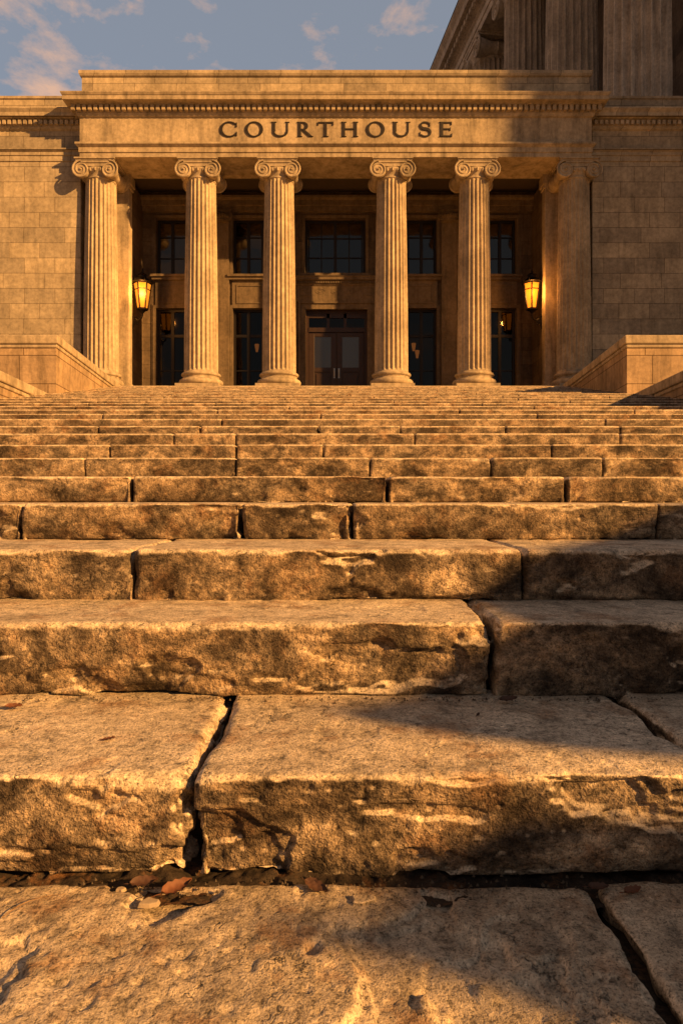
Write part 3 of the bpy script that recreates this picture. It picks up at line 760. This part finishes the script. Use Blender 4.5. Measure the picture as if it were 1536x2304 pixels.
# ------------------------------------------------------------ lanterns
def lantern(x,d,side,label):
    zc=zz(664,d); r=empty('wall_lantern',(x,d,zc))
    bt,tp=-.48,.40; n=6
    def hexr(rr,z,ph=.26): return [(rr*math.cos(2*math.pi*k/n+ph),rr*math.sin(2*math.pi*k/n+ph),z) for k in range(n)]
    gl=MB(); vs=hexr(.165,bt)+hexr(.29,tp); gl.add(vs,[(k,(k+1)%n,n+(k+1)%n,n+k) for k in range(n)]+[tuple(range(n))[::-1],tuple(range(n,2*n))]); gl.build('lantern_glass',M['amber'],r)
    cg=MB(); A=hexr(.175,bt); B=hexr(.303,tp)
    for k in range(n):
        cg.tube([A[k],B[k]],.027,6); cg.tube([A[k],A[(k+1)%n]],.028,6); cg.tube([B[k],B[(k+1)%n]],.036,6)
        m1=Vector(A[k]).lerp(Vector(B[k]),.74); m2=Vector(A[(k+1)%n]).lerp(Vector(B[(k+1)%n]),.74); cg.tube([m1,m2],.018,5)
    cg.build('lantern_cage',M['iron'],r)
    cp=MB(); cp.lathe([(.33,tp),(.35,tp+.03),(.29,tp+.07),(.22,tp+.15),(.14,tp+.20),(.13,tp+.27),(.16,tp+.29),(.10,tp+.34),(.03,tp+.38),(.038,tp+.43),(.02,tp+.47),(.002,tp+.54)],n=24)
    for k in range(n):
        a=2*math.pi*k/n; e=MB(); e.lathe([(.002,0),(.024,.03),(.014,.07),(.002,.12)],n=8); cp.add([(v[0]+.33*math.cos(a),v[1]+.33*math.sin(a),v[2]+tp+.02) for v in e.v],e.f)
    cp.build('lantern_cap',M['iron'],r,True,auto=40)
    bs=MB(); bs.lathe([(.002,bt-.24),(.03,bt-.21),(.02,bt-.17),(.07,bt-.10),(.12,bt-.06),(.19,bt-.03),(.19,bt)],n=20); bs.build('lantern_base',M['iron'],r,True,auto=40)
    br=MB()
    pts=[(0,0,bt-.20),(side*.05,0,bt-.33),(side*.16,0,bt-.40),(side*.25,0,bt-.34),(side*.29,0,bt-.45),(side*.33,0,bt-.62),(side*.355,0,bt-.68)]
    sm=[]
    P=[Vector(p) for p in pts]
    for i in range(len(P)-1):
        p0=P[max(i-1,0)];p1=P[i];p2=P[i+1];p3=P[min(i+2,len(P)-1)]
        for q in range(5):
            t=q/5; sm.append(.5*((2*p1)+(p2-p0)*t+(2*p0-5*p1+4*p2-p3)*t*t+(3*p1-p0-3*p2+p3)*t**3))
    sm.append(P[-1]); br.tube(sm,.03,8)
    sp=[(side*.20+.07*(1-i/22)*math.cos(i*.5)*side,0,bt-.50+.07*(1-i/22)*math.sin(i*.5)) for i in range(20)]; br.tube(sp,.016,6)
    br.tube([(side*.1,0,bt-.37),(side*.2,0,bt-.28),(side*.37,0,bt-.26)],.018,6)
    br.box(min(side*.35,side*.39),max(side*.35,side*.39),-.07,.07,bt-.78,bt-.16); br.build('bracket',M['iron'],r,True,auto=40)
    L=bpy.data.lights.new('lantern_light','POINT'); L.energy=95; L.color=(1,.38,.07); L.shadow_soft_size=.1
    lo=bpy.data.objects.new('lantern_light',L); COL.objects.link(lo); lo.parent=r; lo.location=(-side*.1,-.5,.0)
    tag(r,label,'wall lantern','glowing wall lanterns beside the porch')
lantern(BX0+.38,23.05,-1,'glowing amber iron wall lantern to the right of the leftmost column')
lantern(BX1-.38,23.05,1,'glowing amber iron wall lantern to the left of the rightmost column')
# ------------------------------------------------------------ large temple behind, at right
ang=math.atan(.13)
tz=13.4+H
tem=empty('temple_building',(11.95,27,tz),ang)
tag(tem,'huge grey shaded classical building with giant fluted columns rising behind the right wing','building')
Lh=29.6+H-tz
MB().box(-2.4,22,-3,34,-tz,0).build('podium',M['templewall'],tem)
tsh=shaft_mesh(1.3,1.12,Lh-2.2,22,8,12,.17,.2); tcb,tcv=capital_parts(1.08,1.4,.62,1.3); tb=base_mb(1.3,.8,1.6)
first=None
for i in range(6):
    y=i*5.65
    if first is None:
        c=tsh.build('column',M['temple'],tem,True,(0,0,.8),auto=28)
        ch=[tb.build('column_base',M['temple'],c,True,(0,0,-.8),auto=35),tcb.build('capital',M['temple'],c,True,(0,0,Lh-2.2),auto=35)]+[v.build('volute',M['temple'],c,True,(0,0,Lh-2.2),auto=50) for v in tcv]
        for q in ch:
            if q.name.startswith(('capital','volute')): q.rotation_euler=(0,0,math.pi/2)
        first=(c,ch)
    else:
        c=first[0].copy(); COL.objects.link(c); c.parent=tem; c.location=(0,y,.8)
        for q in first[1]:
            e=q.copy(); COL.objects.link(e); e.parent=c
te=MB()
pr=[(0,Lh),(0,Lh+.45),(.06,Lh+.46),(.06,Lh+.9),(.2,Lh+1.0),(0,Lh+1.05),(0,Lh+1.5),(.15,Lh+1.55),(.15,Lh+1.95),(.7,Lh+2.0),(.75,Lh+2.4),(.95,Lh+2.7),(.95,Lh+2.85)]
te.ring(pr,-1.2,22,-2,33); to=te.build('entablature',M['temple'],tem)
q=MB(); y=-2.6; q.box(-1.2-.17,-1.2-.12,-2.1,33,Lh+1.56,Lh+1.96)
while y<33: q.box(-1.2-.45,-1.2-.14,y,y+.32,Lh+1.6,Lh+1.93); y+=.55
q.build('dentil_band',M['temple'],to)
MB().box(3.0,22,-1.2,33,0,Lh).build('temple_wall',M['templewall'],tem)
q=MB(); q.add([(-2.2,-3,Lh+2.86),(22,-3,Lh+2.86),(10,-3,Lh+6.5),(-2.2,33.5,Lh+2.86),(22,33.5,Lh+2.86),(10,33.5,Lh+6.5)],[(0,1,2),(3,5,4),(0,2,5,3),(1,4,5,2),(0,3,4,1)]); q.build('temple_roof',M['roof'],tem)
# ------------------------------------------------------------ sun and added off-frame shadow casters
A=R(58); E=R(23)
s=Vector((math.sin(A)*math.cos(E),-math.cos(A)*math.cos(E),math.sin(E)))
hv=Vector((math.sin(A),-math.cos(A))); wv=Vector((math.cos(A),math.sin(A))); tE=math.tan(E)
def sunpt(x,y,z):
    return (x*wv.x+y*wv.y, z-(x*hv.x+y*hv.y)*tE)
def on_flat(px,py,zp):
    d=(H-zp)*F/(py-HY); return sunpt(xx(px,d),d,zp)
def on_riser(px,py,k):
    d=S[k][0]; return sunpt(xx(px,d),d,H-(py-HY)*d/F)
def wall_profile(name,poly,Tn,th,mat):
    mb=MB(); n=len(poly)
    vs=[]
    for dT in (0,th):
        for w,z in poly:
            p=hv*(Tn+dT)+wv*w; vs.append((p.x,p.y,max(-.08,z+Tn*tE)))
    mb.add(vs,[tuple(range(n)),tuple(range(n,2*n))[::-1]]+[(k,n+k,n+(k+1)%n,(k+1)%n) for k in range(n)])
    return mb.build(name,mat)
top=[on_riser(1490,1140,3),on_riser(1350,1205,3),on_riser(1185,1245,2),on_riser(1050,1340,2),on_riser(1150,1405,1),on_riser(930,1545,1),on_flat(700,1600,.165)]
slot=[on_flat(960,1645,.165),on_flat(1250,1680,.165),on_flat(1536,1705,.165),on_flat(1750,1715,.165),on_riser(1750,1815,0),on_riser(1400,1815,0),on_riser(1190,1810,0)]
low=[on_riser(990,1900,0),on_flat(800,2040,0),on_flat(520,2075,0),on_flat(640,2110,0),on_flat(920,2150,0),on_flat(1180,2230,0)]
poly=[(low[-1][0],-20),(6.5,-20),(6.5,top[0][1]-.03),(3.2,top[0][1]-.01)]+top+slot+low
o=wall_profile('shadow_wall',poly,4.5,.04,M['terrace'])  # unseen slab, outline shaped to throw the shadow pattern onto the steps
tag(o,'unseen wall slab outside the frame, added to cast the step shadows','wall')
wE=5.1*wv.x+21.4*wv.y
c1=hv*30+wv*wE; c2=c1+wv*30; c3=c2+hv*14; c4=c1+hv*14
nb=empty('shadow_building',(c1.x,c1.y,0))  # unseen block added to shade the right of the facade and the temple
tag(nb,'tall unseen building outside the frame at right, added to shade the facade','building')
base=Vector((c1.x,c1.y))
MB().prism([(c-base)[:] for c in (c1,c4,c3,c2)],-.08,54).build('wall',M['lime'],nb)
for fl in range(8):
    for k in range(5):
        a=c1+wv*(2+k*5)-hv*.04-base; b_=a+wv*1.8
        mb=MB(); z0=3+fl*6.2
        mb.add([(a.x,a.y,z0),(b_.x,b_.y,z0),(b_.x,b_.y,z0+2.4),(a.x,a.y,z0+2.4)],[(0,1,2,3)]); mb.build('window',M['bronze'],nb)
L=bpy.data.lights.new('sun','SUN'); L.energy=9.2; L.angle=R(.8); L.color=(1,.50,.145)
so=bpy.data.objects.new('sun',L); COL.objects.link(so); so.rotation_euler=s.to_track_quat('Z','Y').to_euler(); so.location=(20,-20,20)
# ------------------------------------------------------------ world
w=bpy.data.worlds.new('World'); SC.world=w; w.use_nodes=True; t=w.node_tree; t.nodes.clear()
out=t.nodes.new('ShaderNodeOutputWorld'); bg=t.nodes.new('ShaderNodeBackground'); t.links.new(bg.outputs[0],out.inputs[0])
sky=t.nodes.new('ShaderNodeTexSky'); sky.sky_type='NISHITA'; sky.sun_disc=False; sky.sun_elevation=E; sky.sun_rotation=math.pi-A
sky.air_density=1.0; sky.dust_density=2; sky.ozone_density=1.0
tc=t.nodes.new('ShaderNodeTexCoord'); mp=t.nodes.new('ShaderNodeMapping'); mp.inputs['Scale'].default_value=(1,1,1.9); mp.inputs['Location'].default_value=(.9,.1,.55); t.links.new(tc.outputs['Generated'],mp.inputs['Vector'])
n1=noise(t,mp.outputs[0],6.5,7,.62,.25)
sp=t.nodes.new('ShaderNodeSeparateXYZ'); t.links.new(tc.outputs['Generated'],sp.inputs[0])
bias=math_(t,'MULTIPLY',sp.outputs[0],-.30)
nn=math_(t,'ADD',n1,bias)
cm=ramp(t,nn,[(.54,g(0)),(.70,g(.72))])
skc=mixc(t,.70,sky.outputs[0],(2.9,3.15,3.65))
col=mixc(t,cm,skc,(8.8,5.0,3.0))
yg=ramp(t,sp.outputs[1],[(.0,g(.42)),(.75,g(1.0))])
col=mixc(t,1,col,yg,'MULTIPLY')
t.links.new(col,bg.inputs[0]); bg.inputs[1].default_value=.105
# ------------------------------------------------------------ camera
cam=bpy.data.cameras.new('camera'); co=bpy.data.objects.new('camera',cam); COL.objects.link(co)
co.location=(0,0,H); co.rotation_euler=(math.pi/2,0,0)
cam.sensor_fit='VERTICAL'; cam.sensor_height=36; cam.lens=F/2304*36; cam.shift_y=-(1152-HY)/2304; cam.clip_start=.05; cam.clip_end=4000
SC.camera=co
SC.view_settings.view_transform='Standard'; SC.view_settings.look='None'; SC.view_settings.exposure=0
